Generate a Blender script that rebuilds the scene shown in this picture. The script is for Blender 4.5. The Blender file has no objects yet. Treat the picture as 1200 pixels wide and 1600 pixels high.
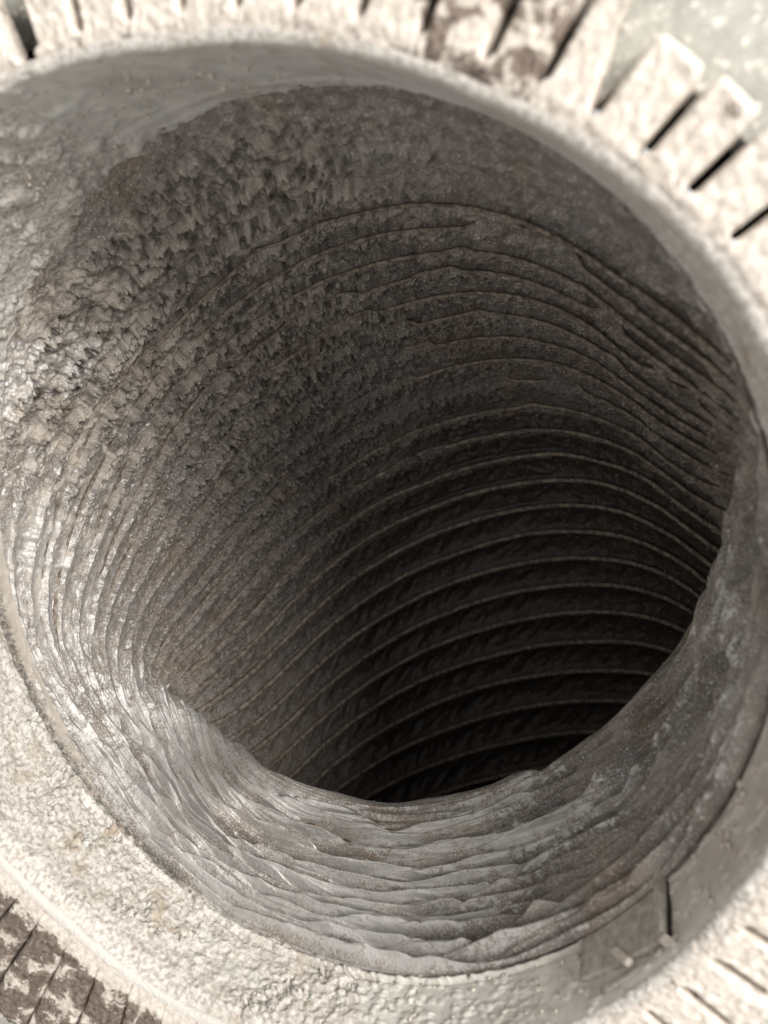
import bpy, math
import numpy as np
from mathutils import Matrix, Vector

# ------------------------------------------------------------------ units
S = 0.1                      # collar radius in metres; geometry below is in collar radii
rng = np.random.RandomState(7)
scene = bpy.context.scene
COL = scene.collection

# ------------------------------------------------------------------ camera
CAM_P = np.array([0.94083, 0.43715, 1.14250])
CAM_RX, CAM_RY, CAM_F = -0.184735, 0.444156, 1185.4      # F in pixels of a 1600 px high frame


def rot(rx, ry):
    c, s = math.cos, math.sin
    X = np.array([[1, 0, 0], [0, c(rx), -s(rx)], [0, s(rx), c(rx)]])
    Y = np.array([[c(ry), 0, s(ry)], [0, 1, 0], [-s(ry), 0, c(ry)]])
    return Y @ X


CAM_M = rot(CAM_RX, CAM_RY)
cam_d = bpy.data.cameras.new('camera')
cam = bpy.data.objects.new('camera', cam_d)
COL.objects.link(cam)
m4 = Matrix([[*CAM_M[0], CAM_P[0] * S], [*CAM_M[1], CAM_P[1] * S], [*CAM_M[2], CAM_P[2] * S], [0, 0, 0, 1]])
cam.matrix_world = m4
cam_d.sensor_fit = 'VERTICAL'
cam_d.sensor_height = 24.0
cam_d.lens = CAM_F / 1600 * 24.0
cam_d.clip_start = 0.005
cam_d.clip_end = 50
cam_d.dof.use_dof = True
cam_d.dof.focus_distance = 2.45 * S
cam_d.dof.aperture_fstop = 9.0
scene.camera = cam

# ------------------------------------------------------------------ world and lamps
world = bpy.data.worlds.new('World')
scene.world = world
world.use_nodes = True
bg = world.node_tree.nodes['Background']
bg.inputs[0].default_value = (1.0, 0.975, 0.95, 1)
bg.inputs[1].default_value = 0.70


def area(name, loc, target, size, power, color):
    d = bpy.data.lights.new(name, 'AREA')
    d.shape = 'DISK'
    d.size = size
    d.energy = power
    d.color = color
    o = bpy.data.objects.new(name, d)
    COL.objects.link(o)
    o.location = loc
    o.rotation_euler = (Vector(target) - Vector(loc)).to_track_quat('-Z', 'Y').to_euler()
    return o


area('window_lamp', (0.76, 0.36, 0.40), (-0.02, -0.02, -0.01), 0.46, 14.5, (1.0, 0.97, 0.93))

vs = scene.view_settings
vs.view_transform = 'Standard'
vs.look = 'None'
vs.gamma = 1.0
vs.use_curve_mapping = False
vs.exposure = 0.12
scene.render.engine = 'CYCLES'
scene.cycles.use_denoising = True
scene.cycles.max_bounces = 8
scene.cycles.diffuse_bounces = 4
scene.cycles.glossy_bounces = 4


# ------------------------------------------------------------------ numpy noise
def vnoise(x, y, seed, px=0):
    """gradient noise in about 0..1, optional integer period px along x"""
    r = np.random.RandomState(seed)
    N = 512
    ang = (r.rand(N, N) * 2 * np.pi).astype(np.float32)
    gx, gy = np.cos(ang), np.sin(ang)
    x = np.asarray(x, float) + 0.37
    y = np.asarray(y, float) + 0.61
    xi = np.floor(x).astype(np.int64)
    yi = np.floor(y).astype(np.int64)
    fx = (x - xi).astype(np.float32)
    fy = (y - yi).astype(np.float32)
    ux = fx * fx * fx * (fx * (fx * 6 - 15) + 10)
    uy = fy * fy * fy * (fy * (fy * 6 - 15) + 10)
    p = px if px else N
    x0 = np.mod(xi, p) % N
    x1 = np.mod(xi + 1, p) % N
    y0 = np.mod(yi, N)
    y1 = np.mod(yi + 1, N)
    a = gx[x0, y0] * fx + gy[x0, y0] * fy
    b = gx[x1, y0] * (fx - 1) + gy[x1, y0] * fy
    c = gx[x0, y1] * fx + gy[x0, y1] * (fy - 1)
    d = gx[x1, y1] * (fx - 1) + gy[x1, y1] * (fy - 1)
    v = (a * (1 - ux) + b * ux) * (1 - uy) + (c * (1 - ux) + d * ux) * uy
    return np.clip(0.5 + v * 0.72, 0, 1)


def fbm(x, y, seed, octv=4, px=0, gain=0.5):
    s = 0
    amp = 1.0
    tot = 0
    for o in range(octv):
        s = s + amp * vnoise(x * 2 ** o, y * 2 ** o, seed + 17 * o, px * 2 ** o)
        tot += amp
        amp *= gain
    return s / tot


def worley(x, y, seed, px=0):
    r = np.random.RandomState(seed)
    N = 256
    jx = r.rand(N, N).astype(np.float32)
    jy = r.rand(N, N).astype(np.float32)
    jv = r.rand(N, N).astype(np.float32)
    xi = np.floor(x).astype(np.int64)
    yi = np.floor(y).astype(np.int64)
    p = px if px else N
    f1 = np.full(x.shape, 9., np.float32)
    f2 = f1.copy()
    val = np.zeros(x.shape, np.float32)
    for dx in (-1, 0, 1):
        for dy in (-1, 0, 1):
            a = np.mod(xi + dx, p) % N
            b = np.mod(yi + dy, N)
            d = np.sqrt((xi + dx + jx[a, b] - x) ** 2 + (yi + dy + jy[a, b] - y) ** 2).astype(np.float32)
            closer = d < f1
            f2 = np.where(closer, f1, np.minimum(f2, d))
            val = np.where(closer, jv[a, b], val)
            f1 = np.where(closer, d, f1)
    return f1, f2, val


def sstep(a, b, x):
    t = np.clip((x - a) / (b - a), 0, 1)
    return t * t * (3 - 2 * t)


# ------------------------------------------------------------------ mesh helpers
def grid_mesh(name, P, mat, parent=None, close_u=False, attrs=None, smooth=True, flip=False):
    """P: (nu, nv, 3) in collar radii"""
    nu, nv = P.shape[:2]
    co = (P.reshape(-1, 3) * S).astype(np.float32)
    iu = np.arange(nu if close_u else nu - 1)
    iv = np.arange(nv - 1)
    A, B = np.meshgrid(iu, iv, indexing='ij')
    A2 = (A + 1) % nu
    q = np.stack([A * nv + B, A2 * nv + B, A2 * nv + B + 1, A * nv + B + 1], -1).reshape(-1, 4)
    if flip:
        q = q[:, ::-1]
    q = np.ascontiguousarray(q.astype(np.int32))
    me = bpy.data.meshes.new(name)
    me.vertices.add(len(co))
    me.vertices.foreach_set('co', co.ravel())
    me.loops.add(q.size)
    me.loops.foreach_set('vertex_index', q.ravel())
    me.polygons.add(len(q))
    me.polygons.foreach_set('loop_start', np.arange(0, q.size, 4, dtype=np.int32))
    me.polygons.foreach_set('use_smooth', np.full(len(q), smooth))
    me.update(calc_edges=True)
    for k, v in (attrs or {}).items():
        at = me.attributes.new(k, 'FLOAT', 'POINT')
        at.data.foreach_set('value', np.ascontiguousarray(v.reshape(-1).astype(np.float32)))
    return link(name, me, mat, parent)


def poly_mesh(name, verts, faces, mat, parent=None, smooth=True, attrs=None):
    me = bpy.data.meshes.new(name)
    me.from_pydata((np.asarray(verts) * S).tolist(), [], [list(map(int, f)) for f in faces])
    me.polygons.foreach_set('use_smooth', np.full(len(me.polygons), smooth))
    me.update()
    for k, v in (attrs or {}).items():
        at = me.attributes.new(k, 'FLOAT', 'POINT')
        at.data.foreach_set('value', np.ascontiguousarray(np.asarray(v).reshape(-1).astype(np.float32)))
    return link(name, me, mat, parent)


def link(name, me, mat, parent=None):
    o = bpy.data.objects.new(name, me)
    COL.objects.link(o)
    if mat:
        me.materials.append(mat)
    if parent:
        o.parent = parent
    return o


def empty(name, loc):
    o = bpy.data.objects.new(name, None)
    COL.objects.link(o)
    o.location = loc
    o.empty_display_size = 0.02
    return o


def normals(P, close_u):
    if close_u:
        du = np.roll(P, -1, 0) - np.roll(P, 1, 0)
    else:
        du = np.gradient(P, axis=0)
    dv = np.gradient(P, axis=1)
    n = np.cross(du, dv)
    n /= np.linalg.norm(n, axis=-1, keepdims=True) + 1e-12
    return n


# ------------------------------------------------------------------ materials
class NT:
    def __init__(self, name):
        self.mat = bpy.data.materials.new(name)
        self.mat.use_nodes = True
        self.t = self.mat.node_tree
        self.t.nodes.clear()
        self.out = self.n('ShaderNodeOutputMaterial')

    def n(self, typ, **kw):
        nd = self.t.nodes.new(typ)
        for k, v in kw.items():
            setattr(nd, k, v)
        return nd

    def lk(self, a, b):
        self.t.links.new(a, b)

    def val(self, sock, v):
        if hasattr(v, 'node'):
            self.lk(v, sock)
        else:
            sock.default_value = v

    def attr(self, name):
        return self.n('ShaderNodeAttribute', attribute_name=name).outputs['Fac']

    def coord(self):
        return self.n('ShaderNodeTexCoord').outputs['Object']

    def noise(self, scale, detail=4, rough=0.6, co=None, dist=0.0):
        nd = self.n('ShaderNodeTexNoise')
        self.lk(co or self.coord(), nd.inputs['Vector'])
        nd.inputs['Scale'].default_value = scale
        nd.inputs['Detail'].default_value = detail
        nd.inputs['Roughness'].default_value = rough
        nd.inputs['Distortion'].default_value = dist
        return nd.outputs['Fac']

    def voro(self, scale, feature='F1', rand=1.0):
        nd = self.n('ShaderNodeTexVoronoi', feature=feature)
        self.lk(self.coord(), nd.inputs['Vector'])
        nd.inputs['Scale'].default_value = scale
        nd.inputs['Randomness'].default_value = rand
        return nd.outputs['Distance']

    def ramp(self, fac, a, b):
        nd = self.n('ShaderNodeMapRange', interpolation_type='SMOOTHSTEP')
        self.lk(fac, nd.inputs['Value'])
        nd.inputs['From Min'].default_value = a
        nd.inputs['From Max'].default_value = b
        return nd.outputs[0]

    def math(self, op, a, b=0.0):
        nd = self.n('ShaderNodeMath', operation=op)
        self.val(nd.inputs[0], a)
        self.val(nd.inputs[1], b)
        return nd.outputs[0]

    def mixc(self, f, a, b, blend='MIX'):
        nd = self.n('ShaderNodeMix', data_type='RGBA', blend_type=blend)
        self.val(nd.inputs[0], f)
        for i, c in ((6, a), (7, b)):
            if hasattr(c, 'node'):
                self.lk(c, nd.inputs[i])
            else:
                nd.inputs[i].default_value = (*c, 1)
        return nd.outputs[2]

    def bsdf(self, color, rough, metal=0.0, spec=0.5, normal=None):
        nd = self.n('ShaderNodeBsdfPrincipled')
        if hasattr(color, 'node'):
            self.lk(color, nd.inputs['Base Color'])
        else:
            nd.inputs['Base Color'].default_value = (*color, 1)
        self.val(nd.inputs['Roughness'], rough)
        self.val(nd.inputs['Metallic'], metal)
        nd.inputs['Specular IOR Level'].default_value = spec
        if normal is not None:
            self.lk(normal, nd.inputs['Normal'])
        return nd.outputs[0]

    def bump(self, h, dist, strength=1.0, normal=None):
        nd = self.n('ShaderNodeBump')
        nd.inputs['Distance'].default_value = dist
        nd.inputs['Strength'].default_value = strength
        self.lk(h, nd.inputs['Height'])
        if normal is not None:
            self.lk(normal, nd.inputs['Normal'])
        return nd.outputs[0]

    def mixs(self, f, a, b):
        nd = self.n('ShaderNodeMixShader')
        self.val(nd.inputs[0], f)
        self.lk(a, nd.inputs[1])
        self.lk(b, nd.inputs[2])
        return nd.outputs[0]

    def done(self, s):
        self.lk(s, self.out.inputs['Surface'])
        return self.mat


def liner_material():
    m = NT('dusty_foil')
    dust, film, pale = m.attr('dust'), m.attr('film'), m.attr('pale')
    fine = m.noise(1500, 3, 0.65)
    mid = m.noise(330, 4, 0.6)
    grain = m.noise(2800, 2, 0.7)
    d = m.math('ADD', dust, m.math('MULTIPLY', m.math('SUBTRACT', mid, 0.5), 1.3))
    d = m.math('ADD', d, m.math('MULTIPLY', m.math('SUBTRACT', fine, 0.5), 1.1))
    cover = m.ramp(d, 0.30, 0.62)
    c1 = m.mixc(m.ramp(mid, 0.35, 0.7), (0.090, 0.074, 0.063), (0.170, 0.144, 0.124))
    c1 = m.mixc(m.ramp(fine, 0.48, 0.66), c1, (0.215, 0.188, 0.163))
    tone = m.noise(48, 5, 0.65, dist=0.5)
    c1 = m.mixc(m.math('MULTIPLY', m.ramp(tone, 0.50, 0.68), 0.7), c1, (0.150, 0.104, 0.068))
    c1 = m.mixc(m.math('MULTIPLY', m.ramp(tone, 0.46, 0.30), 0.6), c1, (0.155, 0.150, 0.150))
    c1 = m.mixc(pale, c1, (0.56, 0.50, 0.43))
    c1 = m.mixc(m.math('MULTIPLY', m.ramp(grain, 0.56, 0.62), m.ramp(mid, 0.40, 0.56)), c1, (0.66, 0.62, 0.57))
    bmp = m.bump(m.math('ADD', fine, m.math('MULTIPLY', grain, 0.35)), 0.00045, 1.0)
    sd = m.bsdf(c1, 0.6, 0.15, 0.5, bmp)
    bf = m.bump(m.math('ADD', mid, m.math('MULTIPLY', fine, 0.5)), 0.00035, 1.0)
    sf = m.bsdf((0.60, 0.585, 0.565), m.math('ADD', m.math('MULTIPLY', mid, 0.35), 0.52), 1.0, 0.5, bf)
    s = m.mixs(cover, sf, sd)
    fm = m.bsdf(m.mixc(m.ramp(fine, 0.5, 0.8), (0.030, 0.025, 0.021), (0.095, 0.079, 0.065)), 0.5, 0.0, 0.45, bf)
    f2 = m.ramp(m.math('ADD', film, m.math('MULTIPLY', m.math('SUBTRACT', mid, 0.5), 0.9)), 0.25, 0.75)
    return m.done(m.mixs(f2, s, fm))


def wire_material():
    m = NT('dusty_wire')
    n1 = m.noise(500, 4, 0.6)
    n2 = m.noise(2500, 2, 0.6)
    c = m.mixc(m.ramp(n1, 0.35, 0.65), (0.085, 0.069, 0.054), (0.24, 0.20, 0.16))
    b = m.bump(n2, 0.0001, 0.8)
    s = m.bsdf(c, 0.75, 0.0, 0.3, b)
    w = m.bsdf((0.45, 0.44, 0.42), 0.35, 1.0, 0.5, b)
    return m.done(m.mixs(m.ramp(n1, 0.66, 0.76), s, w))


def collar_material():
    m = NT('galvanised_dusty')
    dust, warm = m.attr('dust'), m.attr('warm')
    mid = m.noise(180, 5, 0.62)
    fine = m.noise(900, 4, 0.65)
    spk = m.voro(420)
    d = m.math('ADD', dust, m.math('MULTIPLY', m.math('SUBTRACT', mid, 0.5), 0.9))
    d = m.math('ADD', d, m.math('MULTIPLY', m.math('SUBTRACT', fine, 0.5), 0.8))
    cover = m.ramp(d, 0.40, 0.62)
    cd = m.mixc(m.ramp(fine, 0.36, 0.60), (0.36, 0.33, 0.29), (0.62, 0.59, 0.545))
    cd = m.mixc(m.ramp(m.noise(60, 6, 0.7, dist=0.5), 0.54, 0.70), cd, (0.40, 0.335, 0.26))
    cd = m.mixc(m.attr('pale'), cd, (0.60, 0.57, 0.525))
    cd = m.mixc(warm, cd, (0.36, 0.30, 0.25))
    bmp = m.bump(m.math('ADD', fine, m.math('MULTIPLY', mid, 0.8)), 0.0006, 1.0)
    sd = m.bsdf(cd, 0.9, 0.0, 0.2, bmp)
    cz = m.mixc(m.ramp(mid, 0.3, 0.7), (0.50, 0.49, 0.45), (0.66, 0.645, 0.595))
    cz = m.mixc(m.math('MULTIPLY', m.ramp(fine, 0.62, 0.74), 0.7), cz, (0.72, 0.68, 0.6))
    st = m.noise(45, 6, 0.7, dist=0.6)
    cz = m.mixc(m.math('MULTIPLY', m.ramp(st, 0.46, 0.68), 0.65), cz, (0.33, 0.30, 0.25))
    cz = m.mixc(m.ramp(m.noise(520, 2, 0.5), 0.68, 0.73), cz, (0.20, 0.17, 0.14))
    cz = m.mixc(m.math('MULTIPLY', warm, 0.75), cz, (0.40, 0.335, 0.275))
    sz = m.bsdf(cz, 0.55, 0.08, 0.4, m.bump(fine, 0.0001, 0.6))
    return m.done(m.mixs(cover, sz, sd))


def tab_material():
    m = NT('dust_crusted_tab')
    bare = m.attr('bare')
    mid = m.noise(130, 5, 0.65, dist=0.4)
    fine = m.noise(700, 4, 0.65)
    cd = m.mixc(m.ramp(fine, 0.3, 0.7), (0.50, 0.44, 0.375), (0.72, 0.66, 0.595))
    cb = m.mixc(m.ramp(fine, 0.3, 0.7), (0.085, 0.064, 0.052), (0.25, 0.20, 0.165))
    f = m.math('ADD', bare, m.math('MULTIPLY', m.math('SUBTRACT', mid, 0.5), 2.3))
    f = m.math('ADD', f, m.math('MULTIPLY', m.math('SUBTRACT', fine, 0.5), 0.7))
    c = m.mixc(m.ramp(f, 0.40, 0.56), cd, cb)
    b = m.bump(m.math('ADD', fine, m.math('MULTIPLY', mid, 1.5)), 0.0004, 1.0)
    return m.done(m.bsdf(c, 0.95, 0.0, 0.2, b))


def panel_material():
    m = NT('speckled_panel')
    mid = m.noise(120, 5, 0.6)
    fine = m.noise(600, 4, 0.65)
    c = m.mixc(m.ramp(mid, 0.3, 0.7), (0.32, 0.32, 0.285), (0.46, 0.45, 0.405))
    c = m.mixc(m.ramp(fine, 0.55, 0.68), c, (0.80, 0.75, 0.67))
    c = m.mixc(m.ramp(m.noise(260, 3, 0.6), 0.66, 0.73), c, (0.24, 0.19, 0.16))
    return m.done(m.bsdf(c, 0.85, 0.0, 0.3, m.bump(fine, 0.0004, 0.9)))


def plain(name, ca, cb, scale, rough=0.9, bump=0.0002):
    m = NT(name)
    n = m.noise(scale, 4, 0.65)
    return m.done(m.bsdf(m.mixc(m.ramp(n, 0.3, 0.7), ca, cb), rough, 0, 0.25, m.bump(n, bump, 0.8)))


M_LINER = liner_material()
M_WIRE = wire_material()
M_COLLAR = collar_material()
M_TAB = tab_material()
M_PANEL = panel_material()
M_LINT = plain('pale_lint', (0.50, 0.44, 0.37), (0.74, 0.68, 0.60), 1500)
M_GRIT = plain('grit', (0.36, 0.31, 0.26), (0.66, 0.60, 0.52), 2500)
M_SLIT_SHADE = plain('slit_shade_black', (0.015, 0.013, 0.012), (0.04, 0.035, 0.03), 800)  # near black standing in for the shade inside slits
M_SEAM = plain('dull_seam_metal', (0.24, 0.21, 0.18), (0.40, 0.37, 0.32), 500, 0.7)

# ------------------------------------------------------------------ shared frames
D0 = 0.2966                                   # depth of the collar below the panel
PHI = -1.310851
RB, RT, ZB = 1.412756, 1.034038, 0.112212
TH0, DTH, QTH = 0.333691, 0.0421892, 0.000555826
bvec = np.array([math.cos(PHI), math.sin(PHI), 0.0])
avec = np.array([-math.sin(PHI), math.cos(PHI), 0.0])
zvec = np.array([0, 0, 1.0])
AZ_OUT = math.degrees(math.atan2(-bvec[1], -bvec[0]))         # azimuth of the outside of the bend
PL_N = rot(0.0910461, 0.129081)
PL_O = np.array([0.0683861, -0.0581375, 0.0])


def plate(r, azd, z):
    """panel frame (radius, azimuth in degrees, height) -> scene point"""
    a = np.radians(azd)
    l = np.stack([r * np.cos(a), r * np.sin(a), z + 0 * a], -1)
    return l @ PL_N.T + PL_O


RIM_AZ = [-160, -135, -123, -111, -102, -70, -35, -26, 0, 38, 52, 62, 92, 109, 130, 160]
RIM_R = [1.02, 1.000, 1.000, 1.025, 1.04, 1.035, 1.02, 1.02, 1.03, 1.045, 1.03, 1.016, 1.016, 1.055, 1.06, 1.04]


def rim_r(azd):
    return np.interp(np.mod(azd + 180, 360) - 180, RIM_AZ, RIM_R, period=360)


def ray(px, z):
    d = CAM_M @ np.array([(px[0] - 600) / CAM_F, (800 - px[1]) / CAM_F, -1.0])
    return CAM_P + d * ((z - CAM_P[2]) / d[2])


# ------------------------------------------------------------------ flexible duct surface
K0, K1 = -4.6, 34.0
LIP = [(62, (1135, 500), -0.42), (74, (1155, 590), -0.47), (86, (1163, 670), -0.53), (98, (1162, 740), -0.60), (112, (1146, 815), -0.68), (126, (1122, 895), -0.76), (135, (1096, 958), -0.80), (145, (1050, 1042), -0.86),
       (165, (900, 1180), -0.90), (182, (750, 1243), -0.88), (195, (620, 1266), -0.86), (209, (500, 1246), -0.82),
       (223, (400, 1203), -0.80), (232, (356, 1166), -0.86), (243, (305, 1112), -0.87), (260, (215, 1010), -0.78), (285, (115, 880), -0.62)]
SL_T = [62, 86, 104, 122, 138, 215, 223, 232, 243, 260, 285]
SL_V = [0.22, 0.30, 0.42, 0.58, 0.72, 0.72, 0.70, 0.62, 0.50, 0.36, 0.24]
lip_t = np.array([l[0] for l in LIP], float)
lip_p = np.array([ray(l[1], l[2]) for l in LIP])
_tt = np.arange(60.0, 300.0, 1.0)
_ker = np.exp(-(np.arange(-16, 17) / 6.0) ** 2)
_ker /= _ker.sum()
lip_p = np.stack([np.convolve(np.pad(np.interp(_tt, lip_t, lip_p[:, i]), 16, mode='edge'), _ker, 'valid') for i in range(3)], -1)
lip_t = _tt


def theta(k):
    return TH0 + DTH * k + QTH * k * k


def base_surface(t, k):
    """t: degrees round the duct (0 = outside of the bend, 90 = right), k: rib number"""
    tr = np.radians(t)
    th = theta(np.minimum(k, 30)) + np.maximum(k - 30, 0) * 0.05
    e = -bvec * np.cos(th)[..., None] - zvec * np.sin(th)[..., None]
    T = RB * bvec + ZB * zvec + (RB + RT * np.cos(tr))[..., None] * e + (RT * np.sin(tr))[..., None] * avec
    az = np.radians(AZ_OUT - t)
    E = np.stack([1.019 * np.cos(az), 1.019 * np.sin(az), np.full_like(az, -D0 + 0.004)], -1)
    g = sstep(-4.6, 0.0, k)[..., None]
    outer = E * (1 - g) + T * g
    sq = 0.11 * sstep(0.25, 1.0, np.sin(tr)) * sstep(-3.0, 7.0, k)
    outer = outer - avec * sq[..., None]
    # inside of the bend: wall drops to the lip and then turns away
    s = (k - K0) / (30.0 - K0)
    sl = np.interp(t, SL_T, SL_V)
    L = np.stack([np.interp(t, lip_t, lip_p[:, i]) for i in range(3)], -1)
    f = np.minimum(s / sl, 1)[..., None]
    bulge = (0.05 * np.sin(np.pi * f[..., 0]))[..., None] * np.stack([np.cos(az), np.sin(az), 0 * az], -1)
    I = E * (1 - f) + L * f + bulge
    x = np.maximum(s - sl, 0)[..., None]
    nout = bvec * 0.9 + 0.35 * np.stack([np.cos(az), np.sin(az), 0 * az], -1)
    I = I + (L - E) / sl[..., None] * (x * np.exp(-x * 6)) * 0.8 + nout * (9.0 * x * x / (1 + 4 * x)) * ((1 - sstep(218, 236, t)) * sstep(112, 140, t))[..., None] - zvec * x * 0.3
    gl = ((sstep(220, 238, t) + 1 - sstep(108, 136, t)) * sstep(0.0, 0.45, s - sl))[..., None]
    I = I * (1 - gl) + outer * gl
    w = sstep(52, 100, t) * (1 - sstep(232, 300, t))
    w = w[..., None]
    return outer * (1 - w) + I * w, w[..., 0], s


def build_duct():
    duct = empty('flexible_duct', (0, 0, -D0 * S))
    duct['label'] = 'ribbed foil flexible duct caked with grey brown dust, curving down into darkness'
    duct['category'] = 'duct'
    NU, NV = 1400, 860
    t = np.concatenate([np.linspace(-112, 75, 800, endpoint=False), np.linspace(75, 248, NU - 800, endpoint=False)])
    t = np.sort(np.mod(t, 360))
    k = np.concatenate([np.linspace(K0, 26.5, NV - 40, endpoint=False), np.linspace(26.5, K1, 40)])
    Tg, Kg = np.meshgrid(t, k, indexing='ij')
    P, w, s = base_surface(Tg, Kg)
    N = -normals(P, True)
    # towards the middle of the duct
    cen = P.mean(0, keepdims=True)
    sgn = np.sign(((cen - P) * N).sum(-1).mean())
    N = N * sgn
    # coordinates for noise: arc lengths in collar radii
    tc = np.where(Tg > 180, Tg - 360, Tg)                # -180..180, 0 = outside
    U = Tg / 360.0                                       # period 1
    V = Kg * 0.112
    inner = w
    outer = 1 - inner
    deep = sstep(7.0, 17.0, Kg + 0.035 * np.minimum(tc, 0) - 0.03 * np.maximum(tc - 20, 0) + 3.0 * (fbm(U * 20, V * 3, 9, 3, 20) - 0.5))
    # warp the ribs a little
    wob = (fbm(U * 9, V * 3, 11, 3, 9) - 0.5) * 0.42 * (1 - 0.8 * deep)
    kap = Kg + tc / 360.0 * 0.5 + wob
    fr = kap - np.floor(kap)
    x = np.minimum(fr, 1 - fr)
    rid = np.floor(kap + 0.5)
    ribamp = 0.35 + 0.9 * vnoise(U * 14, rid * 7.3, 5, 14)
    rib = np.exp(-(x / 0.085) ** 2)
    sag = np.sin(np.pi * fr) ** 0.8
    skew = np.where(fr < 0.5, fr * 2, (1 - fr) * 2)
    # asymmetric step: sharp crease on the upper flank of each rib, lumpy strip below it
    strip = np.exp(-((fr - 0.24) / 0.22) ** 2)
    wx = fbm(U * 55, V * 9, 3, 3, 55) * 3.0
    wy = fbm(U * 55, V * 9, 4, 3, 55) * 3.0
    c1 = fbm(U * 170 + wx, V * 26 + wy, 21, 5, 170, 0.68)
    c2 = fbm(U * 230 + wy, V * 36 + wx, 22, 2, 230, 0.6)
    f1, f2, val = worley(U * 260 + wx, V * 42 + wy, 23, 260)
    n_hi = fbm(U * 150, V * 24, 31, 3, 150, 0.6)
    n_mid = fbm(U * 70, V * 11, 37, 4, 70)
    n_lo = fbm(U * 12, V * 2.2, 41, 3, 12)
    lumps = (0.35 + 0.55 * n_lo) * sstep(0.41, 0.59, c1) + 0.42 * sstep(0.40, 0.58, c2) * (0.45 + 0.55 * sstep(0.42, 0.5, c1)) - 0.18 * sstep(0.10, 0.0, f2 - f1)
    # where the thick blistered crust sits
    crust = sstep(-82, -48, tc) * (1 - sstep(2, 50, tc)) * sstep(-3.6, -1.0, Kg) * (1 - sstep(7.0, 14.5, Kg + 0.05 * tc))
    crust = np.clip(crust * (0.55 + 0.9 * n_lo), 0, 1)
    # feathery streaks on the right hand side
    sk = fbm(U * 60 + V * 3.5, V * 26 - U * 40, 51, 4, 0)
    streak = sstep(-10, 25, tc) * outer * (1 - 0.5 * deep)
    side_patch = sstep(0.47, 0.60, fbm(U * 75, V * 5.5, 57, 4, 75))
    h = np.zeros_like(Kg)
    choke = np.exp(-((Kg - 7.5) / 3.0) ** 2) * sstep(18, -8, tc) * sstep(-75, -45, tc)
    saw = np.exp(-fr / 0.38) * sstep(1.0, 0.94, fr) - 0.45
    groove = np.exp(-((fr - 0.93) / 0.065) ** 2)
    h += outer * (1 - deep) * (0.036 * saw - 0.022 * sstep(-0.6, 0.4, Kg) * groove * sstep(0.35, 0.65, vnoise(U * 22, rid * 5.1, 6, 22)) ) * (0.45 + 0.75 * ribamp) * (0.12 + 0.88 * sstep(-1.6, 0.2, Kg)) * sstep(-4.4, -3.4, Kg) * (1 - 0.35 * choke)
    h += outer * deep * (0.010 * rib - 0.022 * sag)
    h += outer * crust * (0.036 * lumps * (0.42 + 0.58 * strip) + 0.030 * (n_hi - 0.5) + 0.012 * (n_mid - 0.5))
    h += outer * (1 - crust) * (1 - deep) * (0.018 * (n_mid - 0.5) + 0.010 * (n_hi - 0.5))
    h += outer * (1 - deep) * 0.020 * (n_lo - 0.5)
    h += streak * (0.034 * (sk - 0.5)) + streak * (1 - deep) * 0.012 * (n_hi - 0.5)
    h += outer * (1 - crust) * (1 - deep) * 0.009 * side_patch
    h += outer * deep * (0.3 + sag) * 0.030 * (fbm(U * 90 + V * 22, V * 9 - U * 30, 61, 4, 0) - 0.5)
    h += outer * deep * 0.010 * (n_hi - 0.5)
    # gathered folds on the inside of the bend
    sv = np.clip(s / 0.72, 0, 1.4)
    warp = (fbm(U * 6, sv * 2.0, 71, 3, 6) - 0.5) * 3.4 + (fbm(U * 17, sv * 6, 73, 2, 17) - 0.5) * 0.7
    ph = 12.0 * sv ** 0.62 + warp
    fm = np.mod(ph, 1.0)
    fold = np.where(fm < 0.78, (fm / 0.78) ** 0.75, 1 - sstep(0, 1, (fm - 0.78) / 0.22))
    crease = np.exp(-((fm - 0.93) / 0.045) ** 2) * sstep(0.38, 0.58, fbm(U * 13, sv * 7, 83, 3, 13))
    ph3 = 34 * sv + (fbm(U * 6, sv * 4, 85, 3, 6) - 0.5) * 7
    fm3 = np.mod(ph3, 1.0)
    fold3 = np.where(fm3 < 0.8, fm3 / 0.8, 1 - (fm3 - 0.8) / 0.2) * sstep(0.40, 0.62, fbm(U * 9, sv * 5, 87, 3, 9))
    ph2 = 19 * sv + (fbm(U * 7, sv * 3, 75, 3, 7) - 0.5) * 4.5
    fold2 = 1 - np.abs(np.mod(ph2, 1.0) - 0.5) * 2
    crumple = fbm(U * 30, sv * 18, 77, 4, 30)
    ridged = 1 - np.abs(fbm(U * 14 + sv * 1.0, sv * 13, 79, 4, 0) - 0.5) * 4
    edge_fade = sstep(0.0, 0.05, sv) * sstep(62, 105, Tg)
    rfold = sstep(175, 150, Tg)
    slg = np.interp(Tg, SL_T, SL_V)
    lipf = 1 - 0.72 * np.exp(-((s - slg) / 0.10) ** 2)
    lipf = lipf * (1 - 0.7 * sstep(0.0, 0.15, s - slg))
    h += inner * edge_fade * (0.056 * lipf * (fold - 0.5) * (0.35 + 1.3 * fbm(U * 10, sv * 3, 78, 2, 10)) * (1 + 0.5 * rfold) + 0.015 * (1 + 0.4 * rfold) * lipf * (fold2 - 0.5) + 0.026 * lipf * (crumple - 0.5) - 0.026 * lipf * crease + 0.011 * lipf * fold3 + 0.014 * lipf * (ridged - 0.4))
    P = P + N * h[..., None]
    # coverings
    pale = np.clip(crust * lumps * 0.36 * sstep(0.36, 0.60, n_lo) * (1 - sstep(2, 9, Kg)), 0, 1) + inner * (0.04 + 0.26 * sstep(0.42, 0.60, fbm(U * 22, sv * 6, 81, 4, 22)))
    top_left = sstep(-100, -60, tc) * (1 - sstep(-40, -10, tc)) * (1 - sstep(-3.5, -1.0, Kg))
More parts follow.
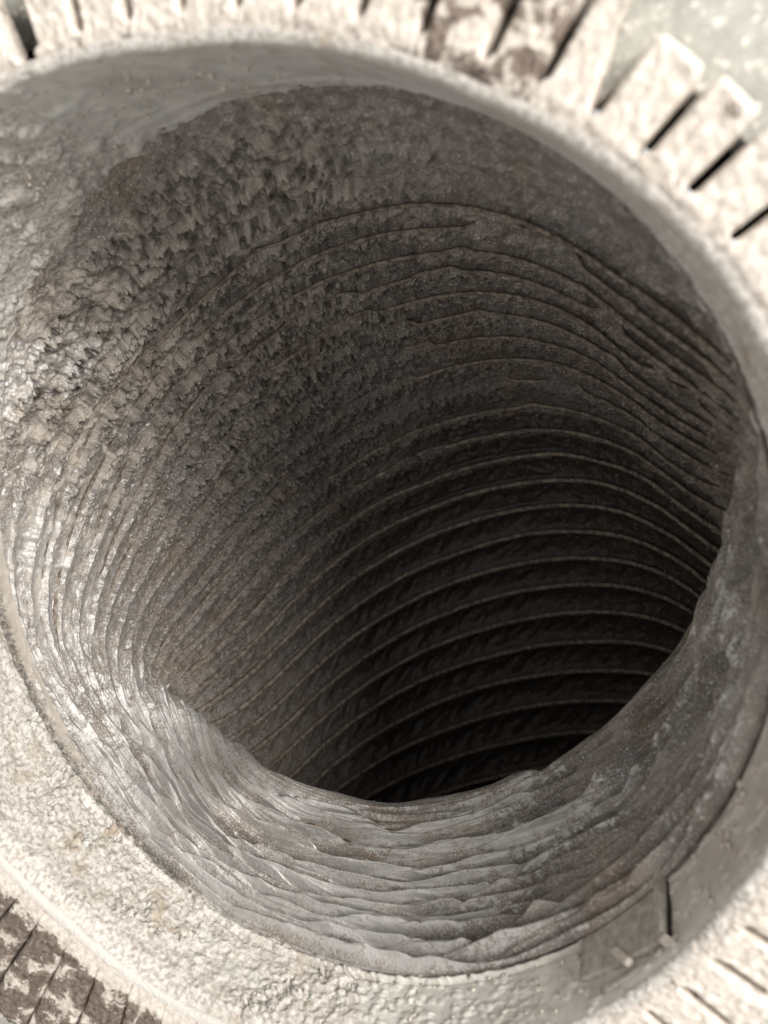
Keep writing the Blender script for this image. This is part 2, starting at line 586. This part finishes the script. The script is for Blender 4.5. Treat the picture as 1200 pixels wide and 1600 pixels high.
    pale = np.maximum(pale, top_left * sstep(0.44, 0.56, n_mid) * 0.9)
    ulm = sstep(-112, -85, tc) * (1 - sstep(-40, -5, tc)) * (1 - sstep(1.5, 6.0, Kg))
    pale = np.maximum(pale, ulm * 0.55 * sstep(0.42, 0.62, n_mid))
    pale = np.clip(pale + 0.13 * outer * (1 - sstep(-1.0, 5.0, Kg)), 0, 1)
    dust = 0.70 + 0.35 * sstep(7, 12, Kg) + 0.30 * streak + 0.1 * crust + 0.25 * (n_mid - 0.5)
    dust -= 0.22 * sstep(-30, -80, tc) * (1 - sstep(2, 9, Kg)) + 0.30 * sstep(-110, -80, tc) * (1 - sstep(-45, -20, tc)) * (1 - sstep(-0.5, 3.0, Kg)) * sstep(0.42, 0.6, n_lo)
    dust = dust * outer + inner * (0.55 - 0.10 * sstep(160, 185, Tg) + 0.9 * (n_lo - 0.5) + 0.25 * sstep(120, 140, Tg) * (1 - sstep(150, 175, Tg)) - 0.18 * sstep(0.55, 0.95, fold))
    dust += 0.35 * inner * (1 - sstep(95, 160, Tg))
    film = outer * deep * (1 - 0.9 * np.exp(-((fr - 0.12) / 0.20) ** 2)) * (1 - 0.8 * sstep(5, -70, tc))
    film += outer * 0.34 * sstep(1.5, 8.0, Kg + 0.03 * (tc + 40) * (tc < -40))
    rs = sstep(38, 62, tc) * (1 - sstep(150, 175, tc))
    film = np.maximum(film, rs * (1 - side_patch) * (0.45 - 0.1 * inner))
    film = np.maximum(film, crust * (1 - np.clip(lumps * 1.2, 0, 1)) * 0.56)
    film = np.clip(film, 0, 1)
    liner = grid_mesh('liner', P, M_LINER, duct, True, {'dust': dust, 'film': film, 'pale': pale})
    liner.location = (0, 0, D0 * S)
    # cap added far down the duct to keep world light out
    end = P[:, -1]
    c = end.mean(0)
    poly_mesh('duct_light_cap', np.vstack([end[::10], c]), [[i, (i + 1) % len(end[::10]), len(end[::10])] for i in range(len(end[::10]))], M_WIRE, duct).location = (0, 0, D0 * S)

    # wire helix under the foil, proud in the clean stretch far down
    turns = np.arange(1, 29)
    tt = np.arange(turns[0] * 360 - 180, turns[-1] * 360 + 180, 1.5)
    tcw = np.mod(tt + 180, 360) - 180
    kk = np.floor((tt + 180) / 360)
    wobl = (fbm(np.mod(tt, 360) / 360 * 9, kk * 0.112 * 3, 11, 3, 9) - 0.5) * 0.42 * (1 - sstep(8, 16, kk) * 0.8)
    kline = kk - tcw / 360.0 * 0.5 - wobl
    # smooth join at the back of each turn
    tm = np.mod(tt, 360)
    cu, wv, _ = base_surface(tm, kline)
    eps = 0.3
    du = base_surface(np.mod(tm + eps, 360), kline)[0] - base_surface(np.mod(tm - eps, 360), kline)[0]
    dv = base_surface(tm, kline + 0.02)[0] - base_surface(tm, kline - 0.02)[0]
    n = np.cross(du, dv)
    n /= np.linalg.norm(n, axis=-1, keepdims=True)
    n *= -sgn
    tg = du / np.linalg.norm(du, axis=-1, keepdims=True)
    sd = np.cross(tg, n)
    proud = 0.019 - 0.008 * sstep(4, 9, kline) + 0.007 * sstep(10, 16, kline)
    seen = sstep(0.42, 0.56, fbm(np.mod(tt, 360) / 360 * 16, kk * 0.9, 17, 3, 16) + 0.14 * sstep(-35, 0, tcw) - 0.40 * sstep(-25, -60, tcw) - 0.25 * np.exp(-((kk - 7) / 3.0) ** 2) * sstep(18, -8, tcw))
    proud = proud - (1 - seen) * 0.034 * (1 - sstep(9, 14, kline))
    ctr = cu + n * (proud * (1 - wv) - 0.02 * wv)[:, None]
    ctr += n * ((fbm(tt * 0.05, kk * 3.7, 91, 3) - 0.5) * 0.010)[:, None] + np.cross(n, tg) * ((fbm(tt * 0.03, kk * 5.1, 93, 3) - 0.5) * 0.012)[:, None]
    ang = np.linspace(0, 2 * np.pi, 8, endpoint=False)
    rw = (0.0055 + 0.0022 * sstep(8, 15, kline))[:, None, None]
    W = ctr[:, None, :] + rw * (np.cos(ang)[None, :, None] * n[:, None, :] + np.sin(ang)[None, :, None] * sd[:, None, :] * 1.5)
    Wc = np.concatenate([W, W[:, :1]], 1)
    grid_mesh('wire_coil', Wc, M_WIRE, duct).location = (0, 0, D0 * S)
    return duct, P, N


DUCT, LP, LN = build_duct()


# ------------------------------------------------------------------ panel, collar, tabs
def build_panel():
    az = np.linspace(0, 360, 180, endpoint=False)
    rr = np.array([1.160, 1.165, 1.17, 1.2, 1.5, 2.1, 3.2])
    A, R = np.meshgrid(az, rr, indexing='ij')
    R = R - 0.10 * (np.abs(A - 54.6) < 2.6) * (R < 1.175)
    z = -0.055 + (fbm(R * 9, A / 360 * 60, 5, 3) - 0.5) * 0.006 - 0.115 * ((R < 1.162) & (np.abs(A - 54.6) > 2.6))
    P = np.stack([R * np.cos(np.radians(A)), R * np.sin(np.radians(A)), z], -1) @ PL_N.T + PL_O
    o = grid_mesh('panel', P, M_PANEL, None, True)
    o['kind'] = 'structure'
    o['label'] = 'grey green speckled metal panel behind the collar tabs'
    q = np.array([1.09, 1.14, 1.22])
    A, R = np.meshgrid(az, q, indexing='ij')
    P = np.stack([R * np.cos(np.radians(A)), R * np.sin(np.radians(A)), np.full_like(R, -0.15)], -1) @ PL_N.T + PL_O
    b = grid_mesh('slit_backing', P, M_SLIT_SHADE, None, True)  # added ring: stops world light from below so the tab slits go black
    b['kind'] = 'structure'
    b['label'] = 'black ring added below the tabs to block light and darken their slits'
    return o


build_panel()

collar = empty('duct_collar', (0, 0, -D0 * S))
collar['label'] = 'round galvanised duct collar crusted with cream dust, its tabs bent outwards'
collar['category'] = 'collar'


def build_wall():
    NU, NV = 1250, 130
    az = np.concatenate([np.linspace(-150, -10, 760, endpoint=False), np.linspace(-10, 210, NU - 760, endpoint=False)])
    v = np.linspace(0, 1, NV)
    A, Vv = np.meshgrid(az, v, indexing='ij')
    a = np.radians(A)
    low = np.stack([1.016 * np.cos(a), 1.016 * np.sin(a), np.full_like(a, -D0 - 0.05)], -1)
    r = rim_r(A)
    up = plate(r - 0.012, A, -0.010)
    sm = np.clip(Vv / 0.93, 0, 1)
    P = low * (1 - sm[..., None]) + up * sm[..., None]
    # rolled edge turning out towards the tabs
    q = np.clip((Vv - 0.93) / 0.07, 0, 1) * (np.pi / 2)
    roll = plate(r - 0.012 + 0.020 * (1 - np.cos(q)), A, -0.010 + 0.012 * np.sin(q))
    P = np.where((Vv > 0.93)[..., None], roll, P)
    N = normals(P, True)
    inn = -np.stack([np.cos(a), np.sin(a), 0 * a], -1)
    N *= np.sign((N * inn).sum(-1).mean())
    U = A / 360.0
    Z = Vv * 0.34
    ac = np.mod(A + 180, 360) - 180
    # crust of dust at the lower left, thinning out along the bottom
    crust = sstep(-185, -165, ac) * (1 - sstep(-100, -68, ac)) + sstep(165, 178, ac)
    crust = np.clip(crust, 0, 1) * sstep(0.14, 0.2, Vv)
    crust_h = crust * (1 - sstep(0.84, 0.92, Vv))
    tl = sstep(100, 118, ac) * (1 - sstep(150, 165, ac)) * (0.45 + 0.75 * 1.0)
    bot = sstep(-105, -80, ac) * (1 - sstep(-62, -48, ac))
    rightside = sstep(-60, -45, ac) * (1 - sstep(30, 60, ac))
    n1 = fbm(U * 110, Z * 18, 201, 4, 110)
    n2 = fbm(U * 300, Z * 50, 203, 3, 300)
    f1, f2, val = worley(U * 330 + 1.5 * n1, Z * 54 + 1.5 * n2, 205, 330)
    dome = np.clip(1 - (f1 / 0.75) ** 2, 0, 1) * (0.4 + 0.6 * val)
    crack = sstep(0.02, 0.14, f2 - f1)
    big = fbm(U * 40, Z * 7, 207, 3, 40)
    g1, g2, _ = worley(U * 62 + 1.2 * n1, Z * 10 + 1.2 * n2, 209, 62)
    bigcrack = sstep(0.0, 0.10, g2 - g1 + 0.25 * (1 - sstep(0.5, 0.62, big)) * 0 + 0.16 * (1 - sstep(0.48, 0.56, big)))
    h = crust_h * (0.011 * dome * sstep(0.35, 0.65, big) + 0.022 * (n1 - 0.5) + 0.022 * bigcrack + 0.008 * (n2 - 0.5))
    h += tl * (0.012 * sstep(0.52, 0.66, n1) + 0.006 * (n2 - 0.5))
    h += (0.010 + 0 * n1) * (1 - sstep(0.13, 0.2, Vv)) * (n2 - 0.5)
    h += bot * (0.006 * dome * sstep(0.3, 0.6, val) + 0.004 * (n1 - 0.5))
    h += rightside * (0.004 * sstep(0.55, 0.65, n1))
    h += 0.003 * (big - 0.5)
    # pressed bead just above the duct
    bm = 0.25 + 0.75 * sstep(-150, -125, ac) * (1 - sstep(-45, -30, ac))
    h += bm * (0.008 * np.exp(-((Vv - 0.235) / 0.025) ** 2) - 0.005 * np.exp(-((Vv - 0.28) / 0.010) ** 2))
    P = P + N * h[..., None]
    dust = 0.12 + 1.0 * crust + 0.50 * tl + 0.22 * bot + 0.18 * rightside + 0.75 * sstep(0.90 + 0.08 * (n1 - 0.5), 0.97, Vv)
    ll = sstep(-165, -145, ac) * (1 - sstep(-98, -75, ac))
    pale = sstep(0.90, 0.97, Vv) * (0.15 + 0.85 * ll)
    dust -= crust * 0.9 * (1 - bigcrack)
    dust -= crust * 0.75 * sstep(0.60, 0.66, fbm(U * 90, Z * 15, 211, 3, 90)) * (1 - sstep(0.6, 0.75, Vv))
    dust += 0.42 * sstep(82, 62, ac) * sstep(-30, 15, ac)  # extra cream cover stands in for light on the upper right wall
    warm = rightside * 0.62 * (1 - sstep(-10, 25, ac)) * (1 - sstep(0.75, 0.9, Vv)) + 0.12 * (1 - crust) * bot + 0.85 * (1 - sstep(0.13, 0.19, Vv + 0.08 * (n1 - 0.5))) * sstep(-185, -172, ac) * (1 - sstep(-112, -100, ac))
    o = grid_mesh('wall', P, M_COLLAR, collar, True, {'dust': dust, 'warm': warm, 'pale': pale})
    o.location = (0, 0, D0 * S)
    o['label'] = 'smooth galvanised inner wall with thick cream dust on its lower left'


build_wall()

SLITS = [105, 100, 94.8, 89.4, 84.2, 78.9, 73.3, 67.9, 62.2, 57.6, 52.9, 48.2, 43.7, 39.0, 33.9]


def tab_list():
    sl = list(SLITS)
    x = SLITS[-1]
    while x > -15:
        x -= 4.93
        sl.append(x)
    sl = [s for s in sl if s > -17]
    sl += [-20.3, -25.3, -30.2, -35.1, -40.1]
    x = -40.1
    while x > -104:
        x -= 5.0
        sl.append(x)
    sl += [-110.3, -115.4, -120.6, -125.8, -130.1]
    x = -130.1
    while x > -248:
        x -= 5.1
        sl.append(x)
    return sl


def build_tabs():
    sl = tab_list()
    r = np.random.RandomState(3)
    nx, ny = 22, 34
    for i in range(len(sl) - 1):
        a1, a0 = sl[i], sl[i + 1]
        if a1 - a0 < 2.5:
            continue
        am = 0.5 * (a0 + a1)
        length = 0.135 + r.uniform(-0.008, 0.010)
        gap = 0.70 + r.uniform(-0.15, 0.2)
        if -135 < am < -105:
            gap = 0.14
        lift = r.uniform(0.0, 0.012)
        skew = r.uniform(-0.4, 0.4)
        width_scale = 1.0
        if 95 > am > 55:
            length += 0.05
        if -140 < am < -98:
            length += 0.30
        if 53 < am < 57.5:                       # wider gap beside this one: the panel shows
            width_scale = 1.0
        X, Y = np.meshgrid(np.linspace(-1, 1, nx), np.linspace(0, 1, ny), indexing='ij')
        r0 = rim_r(np.array(am)) + 0.004
        half = 0.5 * (a1 - a0) - gap * 0.5 * sstep(0.12, 0.2, Y)
        # constant width strip: angular half width shrinks with radius
        rr = r0 + Y * (length + 0.018)
        endr = np.sqrt(np.clip(1 - np.clip((np.abs(X) - 0.72) / 0.28, 0, 1) ** 2, 0, 1))
        rr = r0 + (rr - r0) * (1 - 0.16 * min(1.0, 0.14 / length) * (1 - endr) * sstep(0.55, 1.0, Y))
        azz = am + X * half + skew * Y * 0.25
        if 52 < am < 57:
            azz = np.where(X > 0, azz, am + 0.0 + X * (half - 2.0 * sstep(0.05, 0.9, Y)) + 0.0)
        n1 = fbm(X * 2.6 + i * 13.7, Y * 9 * (length / 0.14), 301, 4)
        n2 = fbm(X * 6 + i * 5.1, Y * 22 * (length / 0.14), 303, 3)
        zz = 0.004 + lift * Y + 0.012 * (n1 - 0.5) + 0.004 * (n2 - 0.5) - 0.005 * (1 - sstep(0.02, 0.10, Y))
        edge = np.maximum(sstep(0.86, 1.0, np.abs(X)), sstep(0.94, 1.0, Y))
        edge = edge * sstep(0.14, 0.24, Y)
        zz = zz - 0.012 * edge
        top = plate(rr, azz, zz)
        bare = np.full_like(X, 0.12)
        if 57 < am < 75:
            bare += 0.30
        if -135 < am < -105:
            bare += 0.60 * sstep(0.07, 0.14, Y) - 0.1
            zz = zz + 0.016 * (fbm(X * 5 + i * 3.3, Y * 40, 307, 3) - 0.5) * sstep(0.07, 0.14, Y)
            top = plate(rr, azz, zz)
        if am < -135 or am > 96:
            bare += 0.04
        verts = top.reshape(-1, 3)
        # thickness: skirt round the outline down to the panel side
        idx = np.arange(nx * ny).reshape(nx, ny)
        ring = list(idx[:, 0]) + list(idx[-1, 1:]) + list(idx[-2::-1, -1]) + list(idx[0, -2:0:-1])
        low = verts[ring] - PL_N[:, 2] * 0.045
        allv = np.vstack([verts, low])
        faces = []
        for x in range(nx - 1):
            for y in range(ny - 1):
                faces.append((idx[x, y], idx[x + 1, y], idx[x + 1, y + 1], idx[x, y + 1]))
        nb = len(ring)
        o0 = nx * ny
        for j in range(nb):
            j2 = (j + 1) % nb
            faces.append((ring[j2], ring[j], o0 + j, o0 + j2))
        bb = np.concatenate([bare.reshape(-1), np.full(nb, 0.5)])
        o = poly_mesh('tab', allv, faces, M_TAB, collar, True, {'bare': bb})
        o.location = (0, 0, D0 * S)


build_tabs()


# ------------------------------------------------------------------ overlap seam of the collar
def wall_base(A, Vv):
    a = np.radians(A)
    low = np.stack([1.016 * np.cos(a), 1.016 * np.sin(a), np.full_like(a, -D0 - 0.05)], -1)
    up = plate(rim_r(A) - 0.012, A, -0.010)
    sm = np.clip(Vv / 0.93, 0, 1)[..., None]
    return low * (1 - sm) + up * sm


_A, _V = np.meshgrid(np.linspace(-75, -10, 420), np.linspace(0.1, 0.84, 200), indexing='ij')
_W = (wall_base(_A, _V) - CAM_P) @ CAM_M
_UV = np.stack([600 + CAM_F * _W[..., 0] / -_W[..., 2], 800 - CAM_F * _W[..., 1] / -_W[..., 2]], -1)


def pick(px):
    i = np.argmin(((_UV - np.array(px, float)) ** 2).sum(-1))
    return _A.flat[i], _V.flat[i]


def patch(name, quad, off, thick, mat, n=14, rough=0.003, seed=1, label=None):
    """thin plate lying on the collar wall; quad = four corners"""
    q = np.array([pick(p) for p in quad])
    x, y = np.meshgrid(np.linspace(0, 1, n), np.linspace(0, 1, n), indexing='ij')
    av = (q[0][None, None] * ((1 - x) * (1 - y))[..., None] + q[1][None, None] * (x * (1 - y))[..., None]
          + q[2][None, None] * (x * y)[..., None] + q[3][None, None] * ((1 - x) * y)[..., None])
    P = wall_base(av[..., 0], av[..., 1])
    a = np.radians(av[..., 0])
    inn = -np.stack([np.cos(a), np.sin(a), 0 * a - 0.35], -1)
    nz = fbm(x * 4 + seed, y * 4, 400 + seed, 3) - 0.5
    top = P + inn * (off + rough * nz)[..., None] if np.ndim(off) else P + inn * (off + rough * nz)[..., None]
    bot = P + inn * (off - thick)
    N_ = n * n
    idx = np.arange(N_).reshape(n, n)
    V_ = np.vstack([top.reshape(-1, 3), bot.reshape(-1, 3)])
    F_ = []
    for i in range(n - 1):
        for j in range(n - 1):
            F_.append((idx[i, j], idx[i + 1, j], idx[i + 1, j + 1], idx[i, j + 1]))
    ring = list(idx[:, 0]) + list(idx[-1, 1:]) + list(idx[-2::-1, -1]) + list(idx[0, -2:0:-1])
    for j in range(len(ring)):
        k2 = (j + 1) % len(ring)
        F_.append((ring[k2], ring[j], ring[j] + N_, ring[k2] + N_))
    o = poly_mesh(name, V_, F_, mat, collar, True)
    o.location = (0, 0, D0 * S)
    if label:
        o['label'] = label
    return o


patch('overlap_sheet', [(909, 1440), (1024, 1352), (1036, 1478), (912, 1536)], 0.012, 0.02, M_SEAM, 18, 0.006, 3, 'brownish overlapping sheet end at the collar seam')
patch('seam_strip', [(1020, 1350), (1031, 1342), (1046, 1470), (1034, 1476)], 0.020, 0.03, M_SEAM, 10, 0.004, 5)
patch('seam_shade', [(1031, 1343), (1035, 1342), (1052, 1470), (1047, 1471)], 0.006, 0.01, M_SLIT_SHADE, 10, 0.002, 6)  # thin black plate painting the shade of the slit beside the strip
patch('seam_hook', [(1034, 1474), (1046, 1462), (1078, 1492), (1066, 1508)], 0.026, 0.03, M_SEAM, 8, 0.006, 7)
patch('seam_clip', [(962, 1492), (972, 1484), (996, 1506), (988, 1516)], 0.018, 0.02, M_GRIT, 8, 0.006, 9)
patch('seam_ledge', [(940, 1545), (1036, 1484), (1042, 1496), (948, 1560)], 0.008, 0.02, M_SEAM, 10, 0.006, 11)


# ------------------------------------------------------------------ loose specks and lint
def specks(name, pts, nrm, size, mat, parent, seed):
    r = np.random.RandomState(seed)
    n = len(pts)
    base = np.array([[1, 0, 0], [-0.5, 0.87, 0], [-0.5, -0.87, 0], [0, 0, 1.0], [0, 0, -0.4]])
    tri = np.array([[0, 1, 3], [1, 2, 3], [2, 0, 3], [1, 0, 4], [2, 1, 4], [0, 2, 4]])
    t1 = np.cross(nrm, r.randn(n, 3))
    t1 /= np.linalg.norm(t1, axis=1, keepdims=True)
    t2 = np.cross(nrm, t1)
    j = base[None] * (1 + 0.5 * (r.rand(n, 5, 3) - 0.5))
    j[:, :, 0] *= (1 + 1.2 * r.rand(n, 1) ** 3)
    v = pts[:, None] + size[:, None, None] * (j[..., 0:1] * t1[:, None] + j[..., 1:2] * t2[:, None] + 0.7 * j[..., 2:3] * nrm[:, None])
    f = (tri[None] + 5 * np.arange(n)[:, None, None]).reshape(-1, 3)
    me = bpy.data.meshes.new(name)
    co = (v.reshape(-1, 3) * S).astype(np.float32)
    me.vertices.add(len(co))
    me.vertices.foreach_set('co', co.ravel())
    me.loops.add(f.size)
    me.loops.foreach_set('vertex_index', f.ravel().astype(np.int32))
    me.polygons.add(len(f))
    me.polygons.foreach_set('loop_start', np.arange(0, f.size, 3, dtype=np.int32))
    me.update(calc_edges=True)
    o = link(name, me, mat, parent)
    o.location = (0, 0, D0 * S)
    o['kind'] = 'stuff'
    return o


def duct_specks():
    r = np.random.RandomState(12)
    nu, nv = LP.shape[:2]
    n = 5200
    i = r.randint(0, nu, n)
    j = np.clip((r.beta(2.2, 1.6, n) * 0.95 * nv).astype(int), 0, nv - 1)
    cl = r.rand(n) < 0.35
    i[cl] = np.mod((r.normal(150, 120, cl.sum())).astype(int), nu)
    j[cl] = np.clip(r.normal(500, 90, cl.sum()), 20, nv - 20).astype(int)
    sz = 0.0010 + 0.0022 * r.rand(n) ** 3
    specks('dust_specks', LP[i, j] + LN[i, j] * 0.001, LN[i, j], sz, M_GRIT, DUCT, 1)


duct_specks()


def collar_specks():
    r = np.random.RandomState(22)
    n = 1500
    A = np.where(r.rand(n) < 0.6, r.uniform(-105, -15, n), r.uniform(85, 165, n))
    Vv = r.uniform(0.22, 0.84, n)
    P = wall_base(A, Vv)
    a = np.radians(A)
    N = -np.stack([np.cos(a), np.sin(a), 0 * a - 0.3], -1)
    N /= np.linalg.norm(N, axis=1, keepdims=True)
    sz = 0.0012 + 0.0085 * r.rand(n) ** 6
    specks('dust_specks', P + N * 0.002, N, sz, M_LINT, collar, 2)


collar_specks()


def lint_fibres():
    """short grey fluff along the torn insulation between collar and duct"""
    r = np.random.RandomState(31)
    n = 2600
    A = r.uniform(-178, -112, n)
    Vv = r.uniform(0.10, 0.19, n)
    P = wall_base(A, Vv)
    a = np.radians(A)
    N = -np.stack([np.cos(a), np.sin(a), 0 * a - 0.5], -1)
    d = N + 0.9 * r.randn(n, 3) * np.array([1, 1, 0.7])
    d /= np.linalg.norm(d, axis=1, keepdims=True)
    L = 0.010 + 0.022 * r.rand(n)
    side = np.cross(d, r.randn(n, 3))
    side /= np.linalg.norm(side, axis=1, keepdims=True)
    w = 0.0006
    mid = P + d * (L * 0.55)[:, None] + 0.004 * r.randn(n, 3)
    tip = P + d * L[:, None] + 0.007 * r.randn(n, 3)
    v = np.stack([P - side * w, P + side * w, mid + side * w, mid - side * w, tip], 1).reshape(-1, 3)
    k = 5 * np.arange(n)
    f = [(q, q + 1, q + 2, q + 3) for q in k] + [(q + 3, q + 2, q + 4) for q in k]
    o = poly_mesh('insulation_fluff', v, f, M_FLUFF, collar, False)
    o.location = (0, 0, D0 * S)
    o['kind'] = 'stuff'


M_FLUFF = plain('grey_fluff', (0.10, 0.095, 0.09), (0.26, 0.25, 0.24), 900)
lint_fibres()
